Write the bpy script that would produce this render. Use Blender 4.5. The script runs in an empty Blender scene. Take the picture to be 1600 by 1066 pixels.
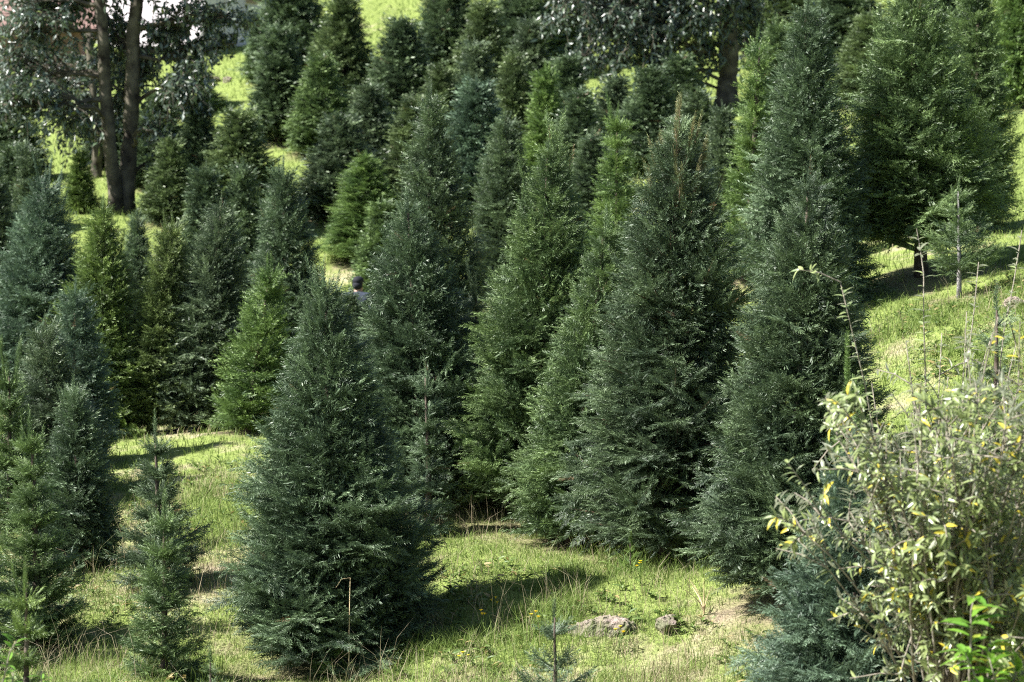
import bpy, math, random
import numpy as np
from mathutils import Vector, Matrix

random.seed(7)
rng = np.random.default_rng(7)
S = bpy.context.scene
COL = S.collection
R_ = math.radians

# ------------------------------------------------------------------ camera
FPX = 3764.0                       # focal length in pixels of the 1600 px wide photo
PITCH = R_(-3.0)
EYE = np.array([0.0, 0.0, 5.0])
CP, SP = math.cos(PITCH), math.sin(PITCH)
def at(px, py, d):
    """world point seen at photo pixel (px, py), d metres ahead"""
    cx, cz = (px - 800) / FPX, -(py - 533) / FPX
    y = CP - SP * cz; z = SP + CP * cz
    k = d / y
    return np.array([cx * k, d, z * k]) + EYE

# ------------------------------------------------------------------ helpers
def unit(v):
    return v / np.maximum(np.linalg.norm(v, axis=-1, keepdims=True), 1e-9)

class Geo:
    mi=0
    """collects triangles; every vertex carries tint and tip values used by the materials"""
    def __init__(s): s.v=[]; s.f=[]; s.t=[]; s.p=[]; s.n=0; s.m=[]
    def add(s, v, f, tint=0.5, tip=0.0):
        v = np.asarray(v, float).reshape(-1,3); f = np.asarray(f, int).reshape(-1,3)
        s.v.append(v); s.f.append(f + s.n); s.m.append(np.full(len(f), s.mi, np.int32))
        s.t.append(np.broadcast_to(np.asarray(tint, float), (len(v),)))
        s.p.append(np.broadcast_to(np.asarray(tip, float), (len(v),)))
        s.n += len(v)
    def mesh(s, name, mat, smooth=False):
        v = np.concatenate(s.v).astype(np.float32); f = np.concatenate(s.f).astype(np.int32)
        me = bpy.data.meshes.new(name)
        me.vertices.add(len(v)); me.vertices.foreach_set('co', v.ravel())
        me.loops.add(f.size); me.loops.foreach_set('vertex_index', f.ravel())
        me.polygons.add(len(f))
        me.polygons.foreach_set('loop_start', np.arange(0, f.size, 3, dtype=np.int32))
        me.update(calc_edges=True)
        me.polygons.foreach_set('use_smooth', np.full(len(f), smooth))
        for nm, a in (('tint', s.t), ('tip', s.p)):
            at_ = me.attributes.new(nm, 'FLOAT', 'POINT')
            at_.data.foreach_set('value', np.concatenate(a).astype(np.float32))
        for q in (mat if isinstance(mat,(tuple,list)) else (mat,)): me.materials.append(q)
        if s.mi: me.polygons.foreach_set('material_index', np.concatenate(s.m))
        return me

def put(name, mesh, parent=None, loc=(0,0,0), mat=None):
    o = bpy.data.objects.new(name, mesh); COL.objects.link(o)
    o.location = loc
    if parent: o.parent = parent
    if mat is not None:
        o.material_slots[0].link = 'OBJECT'; o.material_slots[0].material = mat
    return o
def tag(o, label=None, cat=None, group=None, kind=None):
    for k, v in (('label',label),('category',cat),('group',group),('kind',kind)):
        if v: o[k] = v
    return o
def thing(name, label, cat, loc, group=None, rz=0.0):
    o = bpy.data.objects.new(name, None); COL.objects.link(o)
    o.empty_display_size = .2
    o.location = loc; o.rotation_euler[2] = rz
    return tag(o, label, cat, group)

def tube(g, pts, rad, sides=5, tint=.5, tip=0.0, cap=True):
    pts = np.asarray(pts, float); n = len(pts); rad = np.broadcast_to(np.asarray(rad, float), (n,))
    tan = unit(np.gradient(pts, axis=0))
    ref = np.array([0.13,0.31,0.94]); ref = np.where(np.abs(tan@ref)[:,None]>.95, np.array([[1.,.1,0]]), ref[None])
    a = unit(np.cross(tan, ref)); b = np.cross(tan, a)
    th = np.arange(sides)/sides*2*math.pi
    ring = pts[:,None]+rad[:,None,None]*(np.cos(th)[None,:,None]*a[:,None]+np.sin(th)[None,:,None]*b[:,None])
    v = ring.reshape(-1,3); f=[]
    for i in range(n-1):
        for j in range(sides):
            p=i*sides+j; q=i*sides+(j+1)%sides
            f += [(p,q,q+sides),(p,q+sides,p+sides)]
    if cap:
        f += [((n-1)*sides,(n-1)*sides+j,(n-1)*sides+j+1) for j in range(1,sides-1)]
        f += [(0,j+1,j) for j in range(1,sides-1)]
    g.add(v,f,tint,tip)

def tubes(g, P, Rd, sides=3, tint=None):
    """many open tubes at once: P (n,k,3) centre lines, Rd (n,k) radii"""
    n,k,_=P.shape; tan=unit(np.gradient(P,axis=1)); ref=np.array([.31,.13,.94]); a=unit(np.cross(tan,ref+0*tan)); b=np.cross(tan,a)
    th=np.arange(sides)/sides*2*math.pi
    v=P[:,:,None]+Rd[:,:,None,None]*(np.cos(th)[None,None,:,None]*a[:,:,None]+np.sin(th)[None,None,:,None]*b[:,:,None])
    f=[]
    for i in range(k-1):
        for j in range(sides):
            p=i*sides+j;q=i*sides+(j+1)%sides; f+=[(p,q,q+sides),(p,q+sides,p+sides)]
    f=(np.array(f)[None]+(np.arange(n)*k*sides)[:,None,None]).reshape(-1,3)
    g.add(v.reshape(-1,3),f,np.repeat(np.random.default_rng(n).random(n) if tint is None else tint,k*sides),0)

# fractal value noise on the ground plane
_tab = np.random.default_rng(3).random((256,256))
def vnoise(x,y):
    xi=np.floor(x).astype(int); yi=np.floor(y).astype(int); fx=x-xi; fy=y-yi
    fx=fx*fx*(3-2*fx); fy=fy*fy*(3-2*fy)
    g=lambda a,b:_tab[a%256,b%256]
    return (g(xi,yi)*(1-fx)+g(xi+1,yi)*fx)*(1-fy)+(g(xi,yi+1)*(1-fx)+g(xi+1,yi+1)*fx)*fy
def fbm(x,y,f=1.0,o=4):
    s=0;a=.5;t=0
    for k in range(o):
        s=s+a*vnoise(x*f+17.3*k,y*f+9.1*k); t+=a; a*=.5; f*=2.03
    return s/t

# ------------------------------------------------------------------ materials
def newmat(name):
    m=bpy.data.materials.new(name); m.use_nodes=True
    nt=m.node_tree; nt.nodes.clear()
    return m,nt
def N(nt,t,**k):
    n=nt.nodes.new(t)
    for a,v in k.items(): setattr(n,a,v)
    return n
def attr(nt,name):
    return N(nt,'ShaderNodeAttribute',attribute_name=name).outputs['Fac']
def mth(nt,op,a,b=None,clamp=False):
    n=N(nt,'ShaderNodeMath',operation=op,use_clamp=clamp)
    for i,v in enumerate((a,b)):
        if v is None: continue
        if isinstance(v,(int,float)): n.inputs[i].default_value=v
        else: nt.links.new(v,n.inputs[i])
    return n.outputs[0]
def mix(nt,f,a,b):
    n=N(nt,'ShaderNodeMix',data_type='RGBA')
    ins=(n.inputs[0],n.inputs[6],n.inputs[7])
    for i,v in zip(ins,(f,a,b)):
        if isinstance(v,(int,float)): i.default_value=v
        elif isinstance(v,tuple): i.default_value=(*v,1)
        else: nt.links.new(v,i)
    return n.outputs[2]
def noise(nt,scale,detail=3,vec='Object'):
    tc=N(nt,'ShaderNodeTexCoord'); n=N(nt,'ShaderNodeTexNoise')
    n.inputs['Scale'].default_value=scale; n.inputs['Detail'].default_value=detail
    nt.links.new(tc.outputs[vec],n.inputs['Vector'])
    return n.outputs['Fac']
def ramp(nt,f,lo,hi):
    n=N(nt,'ShaderNodeMapRange',clamp=True)
    n.inputs[1].default_value=lo; n.inputs[2].default_value=hi
    nt.links.new(f,n.inputs[0]); return n.outputs[0]
def finish(nt,color,rough=.5,spec=.5,trans=0.0,tcol=None,bump=None,bdist=.01):
    b=N(nt,'ShaderNodeBsdfPrincipled')
    nt.links.new(color,b.inputs['Base Color']) if not isinstance(color,tuple) else setattr(b.inputs['Base Color'],'default_value',(*color,1))
    b.inputs['Roughness'].default_value=rough
    b.inputs['Specular IOR Level'].default_value=spec
    if bump is not None:
        bn=N(nt,'ShaderNodeBump'); bn.inputs['Distance'].default_value=bdist; bn.inputs['Strength'].default_value=.8
        nt.links.new(bump,bn.inputs['Height']); nt.links.new(bn.outputs[0],b.inputs['Normal'])
    out=N(nt,'ShaderNodeOutputMaterial'); sh=b.outputs[0]
    if trans:
        t=N(nt,'ShaderNodeBsdfTranslucent')
        c=tcol if tcol is not None else color
        nt.links.new(c,t.inputs[0]) if not isinstance(c,tuple) else setattr(t.inputs[0],'default_value',(*c,1))
        mx=N(nt,'ShaderNodeMixShader'); mx.inputs[0].default_value=trans
        nt.links.new(sh,mx.inputs[1]); nt.links.new(t.outputs[0],mx.inputs[2]); sh=mx.outputs[0]
    nt.links.new(sh,out.inputs[0])

def needle_mat(name, old, new, brown=.985, rough=.5, spec=.5, trans=.16):
    m,nt=newmat(name)
    ti=attr(nt,'tint'); tp=attr(nt,'tip')
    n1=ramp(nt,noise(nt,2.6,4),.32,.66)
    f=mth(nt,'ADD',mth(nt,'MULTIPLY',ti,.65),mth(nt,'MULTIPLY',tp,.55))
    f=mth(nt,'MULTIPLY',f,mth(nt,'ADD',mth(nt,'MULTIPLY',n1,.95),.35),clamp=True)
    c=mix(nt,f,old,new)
    c=mix(nt,mth(nt,'MULTIPLY',mth(nt,'GREATER_THAN',ti,brown),.8),c,(.16,.085,.045))
    finish(nt,c,rough,spec,trans)
    return m
NEEDLE={
 'teal':   needle_mat('needles_teal',(.023,.045,.026),(.150,.222,.108)),
 'dark':   needle_mat('needles_dark',(.020,.040,.024),(.142,.205,.095)),
 'grey':   needle_mat('needles_grey',(.026,.047,.028),(.165,.225,.115)),
 'mid':    needle_mat('needles_mid',(.026,.055,.025),(.185,.270,.092)),
 'green':  needle_mat('needles_green',(.035,.078,.024),(.20,.30,.080),trans=.2),
 'bright': needle_mat('needles_bright',(.050,.108,.024),(.25,.37,.085),trans=.25),
 'olive':  needle_mat('needles_olive',(.030,.054,.023),(.165,.225,.085)),
 'blue':   needle_mat('needles_blue',(.025,.050,.034),(.160,.240,.145)),
 'yellow': needle_mat('needles_yellow',(.034,.066,.020),(.20,.285,.075),brown=.985),
 'brownish': needle_mat('needles_brownish',(.040,.066,.024),(.19,.255,.080),brown=.945),
}
def bark_mat(name,a,b,scale=14):
    m,nt=newmat(name); n=noise(nt,scale,6)
    finish(nt,mix(nt,ramp(nt,n,.3,.7),a,b),.9,.2,bump=n,bdist=.03); return m
BARK=bark_mat('fir_bark',(.045,.032,.024),(.13,.105,.085))
TWIG=bark_mat('twig_bark',(.06,.042,.026),(.15,.11,.07),30)
PALEBARK=bark_mat('pale_bark',(.14,.13,.125),(.36,.34,.33),18)
BIGBARK=bark_mat('broadleaf_bark',(.022,.018,.015),(.15,.135,.10),5)
def shoot_mat():
    m,nt=newmat('shoot_needles'); ti=attr(nt,'tint'); tp=attr(nt,'tip')
    finish(nt,mix(nt,ti,mix(nt,tp,(.10,.10,.04),(.16,.20,.07)),(.19,.165,.085)),.5,.4,.15); return m
SHOOT=shoot_mat()
SHRUBSTEM=bark_mat('shrub_stem',(.13,.115,.09),(.30,.27,.22),25)
def leaf_mat(name,a,b,yel,yth,rough=.3,spec=.6,trans=.2,back=None):
    m,nt=newmat(name); ti=attr(nt,'tint')
    c=mix(nt,ramp(nt,ti,0,yth),a,b)
    c=mix(nt,mth(nt,'GREATER_THAN',ti,yth),c,yel)
    if back:
        g=N(nt,'ShaderNodeNewGeometry'); c=mix(nt,mth(nt,'MULTIPLY',g.outputs['Backfacing'],.85),c,back)
    finish(nt,c,rough,spec,trans); return m
LEAF=leaf_mat('broadleaf_leaves',(.022,.044,.024),(.060,.100,.042),(.13,.17,.035),.93,.40,1.0,.24,back=(.13,.17,.14))
SHRUBLEAF=leaf_mat('shrub_leaves',(.115,.155,.055),(.24,.29,.11),(.52,.44,.05),.93,.36,.6,.30,back=(.40,.42,.34))
SHOOTLEAF=leaf_mat('shoot_leaves',(.13,.18,.07),(.26,.31,.13),(.30,.34,.15),.95,.4,.5,.30,back=(.46,.47,.40))
WEEDLEAF=leaf_mat('weed_leaves',(.08,.19,.02),(.17,.32,.04),(.30,.36,.05),.9,.4,.5,.35)

# ------------------------------------------------------------------ terrain
CTRL=[(520,1060,17),(880,872,18.5),(965,848,19.4),(1068,850,18.9),(1240,938,16.3),(253,914,18.6),(255,1062,16.5),
(60,1012,17.5),(125,892,19.7),(80,790,22),(160,692,25.5),(235,673,25.5),(315,673,25.5),(385,674,24.6),(300,760,22),(455,645,27.5),
(440,1075,16.2),(700,1066,15.9),(900,1066,15.5),(1100,1066,15.2),(930,985,16.3),(1080,985,16.2),(760,890,18.0),(700,960,17.2),(740,800,20.2),
(690,660,25),(553,655,28),(568,412,35.5),(440,222,44),(625,215,45),(370,130,50),(620,30,58),(185,335,38),(268,345,36.6),(312,342,38),
(110,240,46),(70,225,48),(330,112,54),(740,330,36),(850,290,39),(1138,165,44),(1262,492,23.5),(1165,440,26),(965,430,27),
(1440,434,24),(1500,466,22.5),(1430,500,21.6),(1550,560,19.6),(1585,680,17.4),(1590,240,34),(1592,330,28),(1585,60,52),(50,640,28),
(1340,1190,13.3),(1480,1215,11.6),(1600,1190,11.2),(200,1200,13),(800,1210,12.5),(800,-170,76),(0,-150,76),(1600,-190,76),(-300,240,46),(-300,1050,17),(-200,700,25),
(1900,300,28),(1900,700,15.5),(2000,40,52)]
P=np.array([at(*c) for c in CTRL]+[(0,1,3.35),(-5,2,3.3),(5,2,3.3),(0,8,2.55),(-6,9,2.2),(6,8.5,2.9)])
def tps_k(r2): return np.where(r2>1e-9,.5*r2*np.log(np.maximum(r2,1e-9)),0)
def tps_fit(P,lam):
    n=len(P); d2=((P[:,None,:2]-P[None,:,:2])**2).sum(-1)
    A=np.zeros((n+3,n+3)); A[:n,:n]=tps_k(d2)+lam*np.eye(n)
    A[:n,n]=1;A[:n,n+1:]=P[:,:2];A[n,:n]=1;A[n+1:,:n]=P[:,:2].T
    return np.linalg.solve(A,np.concatenate([P[:,2],[0,0,0]]))
W=tps_fit(P,.25)
def ground_z(x,y,detail=True):
    x=np.atleast_1d(np.asarray(x,float)); y=np.atleast_1d(np.asarray(y,float)); z=np.empty_like(x)
    for i in range(0,len(x),20000):
        a=x[i:i+20000]; b=y[i:i+20000]
        d2=(a[:,None]-P[None,:,0])**2+(b[:,None]-P[None,:,1])**2
        z[i:i+20000]=tps_k(d2)@W[:len(P)]+W[len(P)]+W[len(P)+1]*a+W[len(P)+2]*b
    if detail:
        z=z+.10*(fbm(x,y,1.1,3)-.5)+.05*(fbm(x+40,y,4.5,2)-.5)
    return z
def gz(x,y): return float(ground_z([x],[y])[0])
def dryness(x,y):
    """0 green grass .. 1 straw; drifts over the slope in patches"""
    n=fbm(x+11,y*.8+3,.55,4)*.45+fbm(x+70,y+5,2.9,4)*.55
    bank=np.clip((x-2.0)/1.2,0,1)*np.clip((y-16.5)/2,0,1)+np.clip((y-30)/8,0,1)
    fore=np.clip((17.6-y)/1.5,0,1)*np.clip((x+.6)/.8,0,1)*np.clip((1.9-x)/.6,0,1)
    return np.clip((n-.40-.15*np.clip(bank,0,1)+.10*fore)/.40,0,1)
def axis(spec):
    out=[]
    for a,b,s in spec: out+=list(np.arange(a,b,s))
    return np.array(out+[spec[-1][1]])
gx=axis([(-420,-60,30),(-60,-20,4),(-20,-7,.45),(-7,7,.075),(7,20,.45),(20,60,4),(60,420,30)])
gy=axis([(-60,0,6),(0,12,.5),(12,28,.085),(28,66,.35),(66,120,4),(120,600,40)])
X,Y=np.meshgrid(gx,gy); xs=X.ravel(); ys=Y.ravel()
zs=ground_z(np.clip(xs,-60,60),np.clip(ys,-10,110))
zs=zs+np.maximum(0,ys-110)*.02
nx,ny=len(gx),len(gy)
ii=(np.arange(ny-1)[:,None]*nx+np.arange(nx-1)[None]).ravel()
tri=np.concatenate([np.stack([ii,ii+1,ii+nx+1],1),np.stack([ii,ii+nx+1,ii+nx],1)])
# ------------------------------------------------------------------ conifers
def sprig_template(n,nl,nw,seed,flat=.22):
    """one needled shoot along +x, length 1; needles nl long, nw wide (relative to the shoot)"""
    r=np.random.default_rng(seed); v=[];f=[];tip=[]
    sw=.012
    v+=[(0,-sw,0),(0,sw,0),(1,0,.0)]; f.append((0,1,2)); tip+=[0,0,.2]
    for i in range(n):
        x=(i+.5)/n*.98+.02*r.normal()
        a=R_(62-32*x+r.normal()*8); s=1 if i%2 else -1
        b=R_(r.uniform(-12,60)*flat*1.6) if i%5 else R_(80)
        d=np.array([math.cos(a),s*math.sin(a)*math.cos(b),math.sin(a)*math.sin(b)])
        L=nl*(1-.35*x*x)*r.uniform(.8,1.15)
        p=np.array([x,0,0]); w=np.array([nw*.5,0,0])+np.array([0,0,nw*.22*r.normal()])
        k=len(v); mid=p+d*L*.45
        v+=[tuple(p),tuple(mid-w),tuple(p+d*L+np.array([0,0,-.04*L])),tuple(mid+w)]
        f+=[(k,k+1,k+2),(k,k+2,k+3)]; tip+=[x*.6,x*.6+.1,x*.6+.4,x*.6+.1]
    return np.array(v),np.array(f),np.array(tip)
TPL={'near':[sprig_template(32,.30,.045,k) for k in range(4)],
     'mid': [sprig_template(20,.33,.062,k+9) for k in range(4)],
     'far': [sprig_template(10,.38,.150,k+20) for k in range(4)],
     'brush':[sprig_template(30,.26,.040,k+30,.8) for k in range(4)]}
def bake(g,o,d,side,ln,tint,tpl,r,lat=1.0):
    d=unit(d); side=unit(side-d*(side*d).sum(-1,keepdims=True)); up=np.cross(d,side)
    fl=np.where(r.random(len(o))<.5,1.,-1.)[:,None]; side=side*fl
    which=r.integers(0,len(tpl),len(o))
    for k,(tv,tf,tt) in enumerate(tpl):
        s=which==k; m_=int(s.sum())
        if not m_: continue
        L=ln[s][:,None,None]
        v=o[s][:,None]+L*(tv[None,:,0:1]*d[s][:,None]+lat*tv[None,:,1:2]*side[s][:,None]+lat*tv[None,:,2:3]*up[s][:,None])
        nv=len(tv)
        f=(tf[None]+(np.arange(m_)*nv)[:,None,None]).reshape(-1,3)
        g.add(v.reshape(-1,3),f,np.repeat(tint[s],nv),np.tile(tt,m_))

def conifer(H,R,p,seed,style='dense',lod='near',cb=.05,leaders=6,llen=.10,lean=0.0,dens=1.0):
    """returns geometry (trunk, crown with its limbs, top shoots) of one conifer of height H and crown radius R"""
    r=np.random.default_rng(seed)
    loose=style!='dense'
    sl={'near':.115,'mid':.15,'far':.19}[lod]
    if loose: sl*=1.05
    sl=min(sl,H*.13)
    ph=r.uniform(0,6.28,8); am=r.uniform(.03,.085,8); kz=r.uniform(1.5,7,8)
    def env(t,phi):
        e=R*np.power(np.clip(1-t,0,1),p)*(.70+.30*np.clip(t/.14,0,1))
        lob=sum(am[i]*np.sin((i%4+1)*phi+ph[i]+kz[i]*t*3) for i in range(8))
        return e*(1+lob)
    Zc=lambda t: H*(cb+(.965-cb)*t)
    p=p+(.07 if not loose else .05)
    area=2*math.pi*R*H*.62
    nb=int((25 if lod=='near' else 22 if lod=='mid' else 18)*area*dens*(.85 if loose else 1.1)/max(.5,min(R,1.2)**.6))+22
    nb=min(nb,400)
    tt=np.linspace(0,.995,400); w_=(np.power(1-tt,p)*(.62+.38*np.clip(tt/.2,0,1))+.18); cdf=np.cumsum(w_)/w_.sum()
    T=np.interp((np.arange(nb)+r.random(nb))/nb,cdf,tt)
    if loose:
        nw=max(5,int(H/.17)); q=np.floor(T*nw)/nw; T=np.clip(q+r.normal(0,.012,nb)+.03,0,.98)
    LP=[];LR=[]; O=[];D=[];SD=[];LN=[];TI=[]
    Z3=np.array([0,0,1.])
    for i in range(nb):
        t=T[i]; phi=i*2.39996+r.normal()*.25
        rt=env(t,phi)*(r.uniform(.72,1.08) if not loose else r.uniform(.82,1.05))*(1.14 if r.random()<.08 else 1)
        rt=max(rt-.5*sl,.4*rt,.012*H)
        e=(R_(20) if loose else R_(20))*(1-t)+R_(55)*t**1.3+r.normal()*(.14 if loose else .26)
        e=min(max(e,R_(-15)),R_(66))
        zt=Zc(t); z0=max(.02*H+cb*H*.5,zt-math.tan(e)*rt*.8)
        ur=np.array([math.cos(phi),math.sin(phi),0])
        p0=np.array([0,0,z0]); p2=ur*rt+np.array([0,0,zt-(0 if loose else .03*rt*(1-t))]); p1=ur*rt*.6+np.array([0,0,z0+(zt-z0)*(.30 if loose else .5)+(0 if loose else .05*rt)])
        L=np.linalg.norm(p2-p0)
        bz=lambda s:((1-s)**2)[:,None]*p0+(2*s*(1-s))[:,None]*p1+(s**2)[:,None]*p2
        dz=lambda s:unit((2*(1-s))[:,None]*(p1-p0)+(2*s)[:,None]*(p2-p1))
        if lod!='far' or loose:
            LP.append(bz(np.linspace(0,.97,4))); LR.append(np.linspace(.010+.012*rt,.003,4)*(1 if H>1.2 else .6))
        roll=r.normal()*(.42 if not loose else .4)
        bt=np.clip(r.normal(.5,.27),0,1)
        s0=.42 if not loose else .2
        sp=sl*(.46 if not loose else .62)
        ns=max(3,int(L*(1-s0)/sp)); s=np.linspace(s0,.97,ns)+r.normal(0,.012,ns); s=np.clip(s,0.05,.99)
        s=np.repeat(s,2); sg=np.tile([1.,-1.],ns)
        pp=bz(s); tg=dz(s)
        sd=unit(np.cross(tg,Z3)); up=np.cross(sd,tg)
        sd2=sd*math.cos(roll)+up*math.sin(roll)
        a=np.radians(r.normal(47,8,len(s)))
        td=unit(tg*np.cos(a)[:,None]+sd2*(sg*np.sin(a))[:,None]+up*r.normal(.02,.14,len(s))[:,None])
        tl=np.minimum((.60 if not loose else .42)*(1-s)*L,.34)*r.uniform(.65,1.2,len(s))+sl*.7
        nk=np.maximum(1,np.ceil(tl/(sl*.72)).astype(int))
        idx=np.repeat(np.arange(len(s)),nk); kk=np.concatenate([np.arange(k) for k in nk])
        off=(kk/nk[idx])*tl[idx]
        O.append(pp[idx]+td[idx]*off[:,None]-Z3*(off*off*.5)[:,None])
        D.append(td[idx]+r.normal(0,.12,(len(idx),3))+tg[idx]*(.35*(kk%2))[:,None]-Z3*(off*.6)[:,None]); SD.append(sd2[idx]+r.normal(0,.20,(len(idx),3)))
        LN.append(sl*r.uniform(.75,1.2,len(idx))); TI.append(np.clip(bt+r.normal(0,.16,len(idx)),0,.93)+(r.random(len(idx))<.02)*.06)
        na=max(2,int(L*.6/(sl*.55))); s=np.linspace(.42,.98,na)
        O.append(bz(s)); D.append(dz(s)+r.normal(0,.12,(na,3))); SD.append(np.cross(dz(s),Z3)+r.normal(0,.2,(na,3)))
        LN.append(sl*r.uniform(.85,1.25,na)); TI.append(np.clip(bt+r.normal(0.1,.18,na),0,.93))
    O=np.concatenate(O);D=np.concatenate(D);SD=np.concatenate(SD);LN=np.concatenate(LN);TI=np.concatenate(TI)
    crown=Geo(); bake(crown,O,D,SD,LN,TI,TPL[lod],r,1.0)
    # older foliage deep inside, coloured darker to deepen the shade in the gaps
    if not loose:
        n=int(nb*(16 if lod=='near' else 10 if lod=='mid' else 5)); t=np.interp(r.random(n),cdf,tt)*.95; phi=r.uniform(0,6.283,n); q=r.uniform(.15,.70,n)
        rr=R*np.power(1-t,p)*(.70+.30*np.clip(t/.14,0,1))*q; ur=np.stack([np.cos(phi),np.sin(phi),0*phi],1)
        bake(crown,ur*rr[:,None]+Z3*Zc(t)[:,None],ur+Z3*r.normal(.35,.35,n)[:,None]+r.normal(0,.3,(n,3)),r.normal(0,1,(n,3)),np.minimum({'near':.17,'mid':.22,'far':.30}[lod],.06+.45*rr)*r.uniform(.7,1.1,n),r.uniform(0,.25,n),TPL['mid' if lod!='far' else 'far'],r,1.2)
    if LP: crown.mi=1; tubes(crown,np.array(LP),np.array(LR))
    # upright shoots at the tip
    sh=Geo(); sh.mi=2; so=[];sdr=[];sln=[]
    for k in range(max(1,leaders)):
        if k==0: b=np.array([0,0,H*.90]); e=np.array([0,0,H])
        else:
            t=r.uniform(.80,.99); phi=r.uniform(0,6.28); rr=env(t,phi)*r.uniform(.4,.95)
            b=np.array([math.cos(phi)*rr,math.sin(phi)*rr,Zc(t)-.02*H]); e=b+np.array([math.cos(phi)*.22,math.sin(phi)*.22,1])*llen*H*r.uniform(.45,1.05)
        q=np.linspace(0,1,4)[:,None]; sh.mi=1; tube(sh,b+(e-b)*q,np.linspace(.007,.003,4)*(1 if H>1.2 else .6),3,r.uniform(0,.6),.2,False)
        sh.mi=2 if leaders>=20 else 0; L=np.linalg.norm(e-b); n_=max(3,int(L/.05)); q=np.linspace(0,.9,n_)
        so.append(b+(e-b)*q[:,None]); sdr.append(np.repeat((e-b)[None],n_,0)+r.normal(0,.02*H,(n_,3))*.3); sln.append(np.full(n_,.10 if H>1.2 else .07))
    so=np.concatenate(so);sdr=np.concatenate(sdr);sln=np.concatenate(sln)
    for qq in range(3):
        bake(sh,so,sdr,r.normal(0,1,so.shape),sln*(.9+.3*qq),np.clip(r.normal(.4,.3,len(so)),0,1),TPL['brush'],r,.95)
    for v,f,a_,b_,m_ in zip(sh.v,sh.f,sh.t,sh.p,sh.m): crown.mi=int(m_[0]); crown.add(v,f-f.min(),a_,b_)
    tr=Geo(); q=np.linspace(0,.95,9); rad=(.021*H)*(1-q)**.8+.003
    rad[0]*=1.25
    wob=np.cumsum(r.normal(0,.004,(9,2)),0)*H*.5; wob[0]=0
    tube(tr,np.stack([wob[:,0],wob[:,1],q*H-.06*(q==0)],1),rad,8)
    if lean:
        for G in (crown,tr):
            for v in G.v: v[:,0]+=lean*np.clip(v[:,2]/H,0,1)
    return tr,crown

CACHE={}
GROUP={'fir':'christmas firs growing over the slope','spruce':'young spruces between the firs'}
tree_xy=[]
def plant(label,tx,ty,bx,by,d,rpx,p,col,style='dense',lod='near',seed=0,cb=.05,leaders=6,llen=.10,share=None,dens=1.0,pale=False,kind='fir_tree'):
    top=at(tx,ty,d); base=at(bx,by,d)
    x,y=base[0],base[1]; z=gz(x,y)-.03
    H=top[2]-z; Rm=rpx/FPX*d*((1.24 if share else 1.15) if style=='dense' else 1.06); lean=top[0]-base[0]
    if share:
        Hs,Rs=share_dim[share[0]]
        key=share
        if key not in CACHE:
            a=conifer(Hs,Rs,p,share[1]*13+5,style,lod,cb,leaders,llen,0,dens)
            CACHE[key]=[G.mesh(nm,mm,nm=='trunk') for G,nm,mm in zip(a,('trunk','crown'),(BARK,(NEEDLE[col],TWIG,SHOOT)))]
        sc=(Rm/Rs,Rm/Rs,H/Hs)
    else:
        key=('own',label)
        a=conifer(H,Rm,p,seed,style,lod,cb,leaders,llen,lean,dens)
        CACHE[key]=[G.mesh(nm,mm,nm=='trunk') for G,nm,mm in zip(a,('trunk','crown'),(PALEBARK if pale else BARK,(NEEDLE[col],TWIG,SHOOT)))]
        sc=(1,1,1)
    t=thing(kind,label,'tree',(x,y,z),GROUP['spruce' if kind!='fir_tree' else 'fir'],(seed*1.7)%6.28 if share else 0)
    t.scale=sc
    me=CACHE[key]
    put('trunk',me[0],t); put('crown',me[1],t,mat=NEEDLE[col])
    tree_xy.append((x,y,Rm,H))
    return t
share_dim={'midd':(2.6,.55),'fard':(2.0,.60),'farn':(2.1,.42),'farl':(2.0,.50)}
SPRUCE='spruce_tree'
# near row
plant('broad dark blue-green fir in the middle foreground beside its long shadow',506,424,524,1058,17,172,.64,'teal',seed=104,leaders=12,llen=.08,dens=1.15)
plant('dark teal fir right behind the big foreground fir',636,308,664,800,20.5,120,.47,'teal',seed=2,leaders=6,llen=.06)
plant('tall narrow-topped fir rising behind the dark teal fir',672,142,690,655,25,98,.55,'dark',seed=3,leaders=7,llen=.07,lod='mid')
plant('mid-green fir with a wide left skirt, leftmost of the centre trio',862,208,842,800,20.2,152,.66,'mid',seed=4,leaders=8,llen=.10,cb=.05)
plant('leaning lower fir between the wide-skirted fir and the tallest dark fir',952,340,893,862,19.2,108,.62,'mid',seed=5,leaders=5,llen=.08,cb=.06)
plant('tallest dark fir right of centre with brown upright shoots on top',1062,165,1046,862,18.2,156,.52,'dark',seed=6,leaders=20,llen=.085,cb=.06,dens=1.1)
plant('big dark green fir on the bank left of the leafy shrub',1265,266,1242,938,16.3,158,.52,'dark',seed=107,leaders=10,llen=.05,dens=1.15)
plant('blue-green fir in the lower right corner half hidden by the shrub',1335,690,1345,1185,13.3,178,.62,'blue',seed=8,leaders=3,llen=.08)
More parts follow.
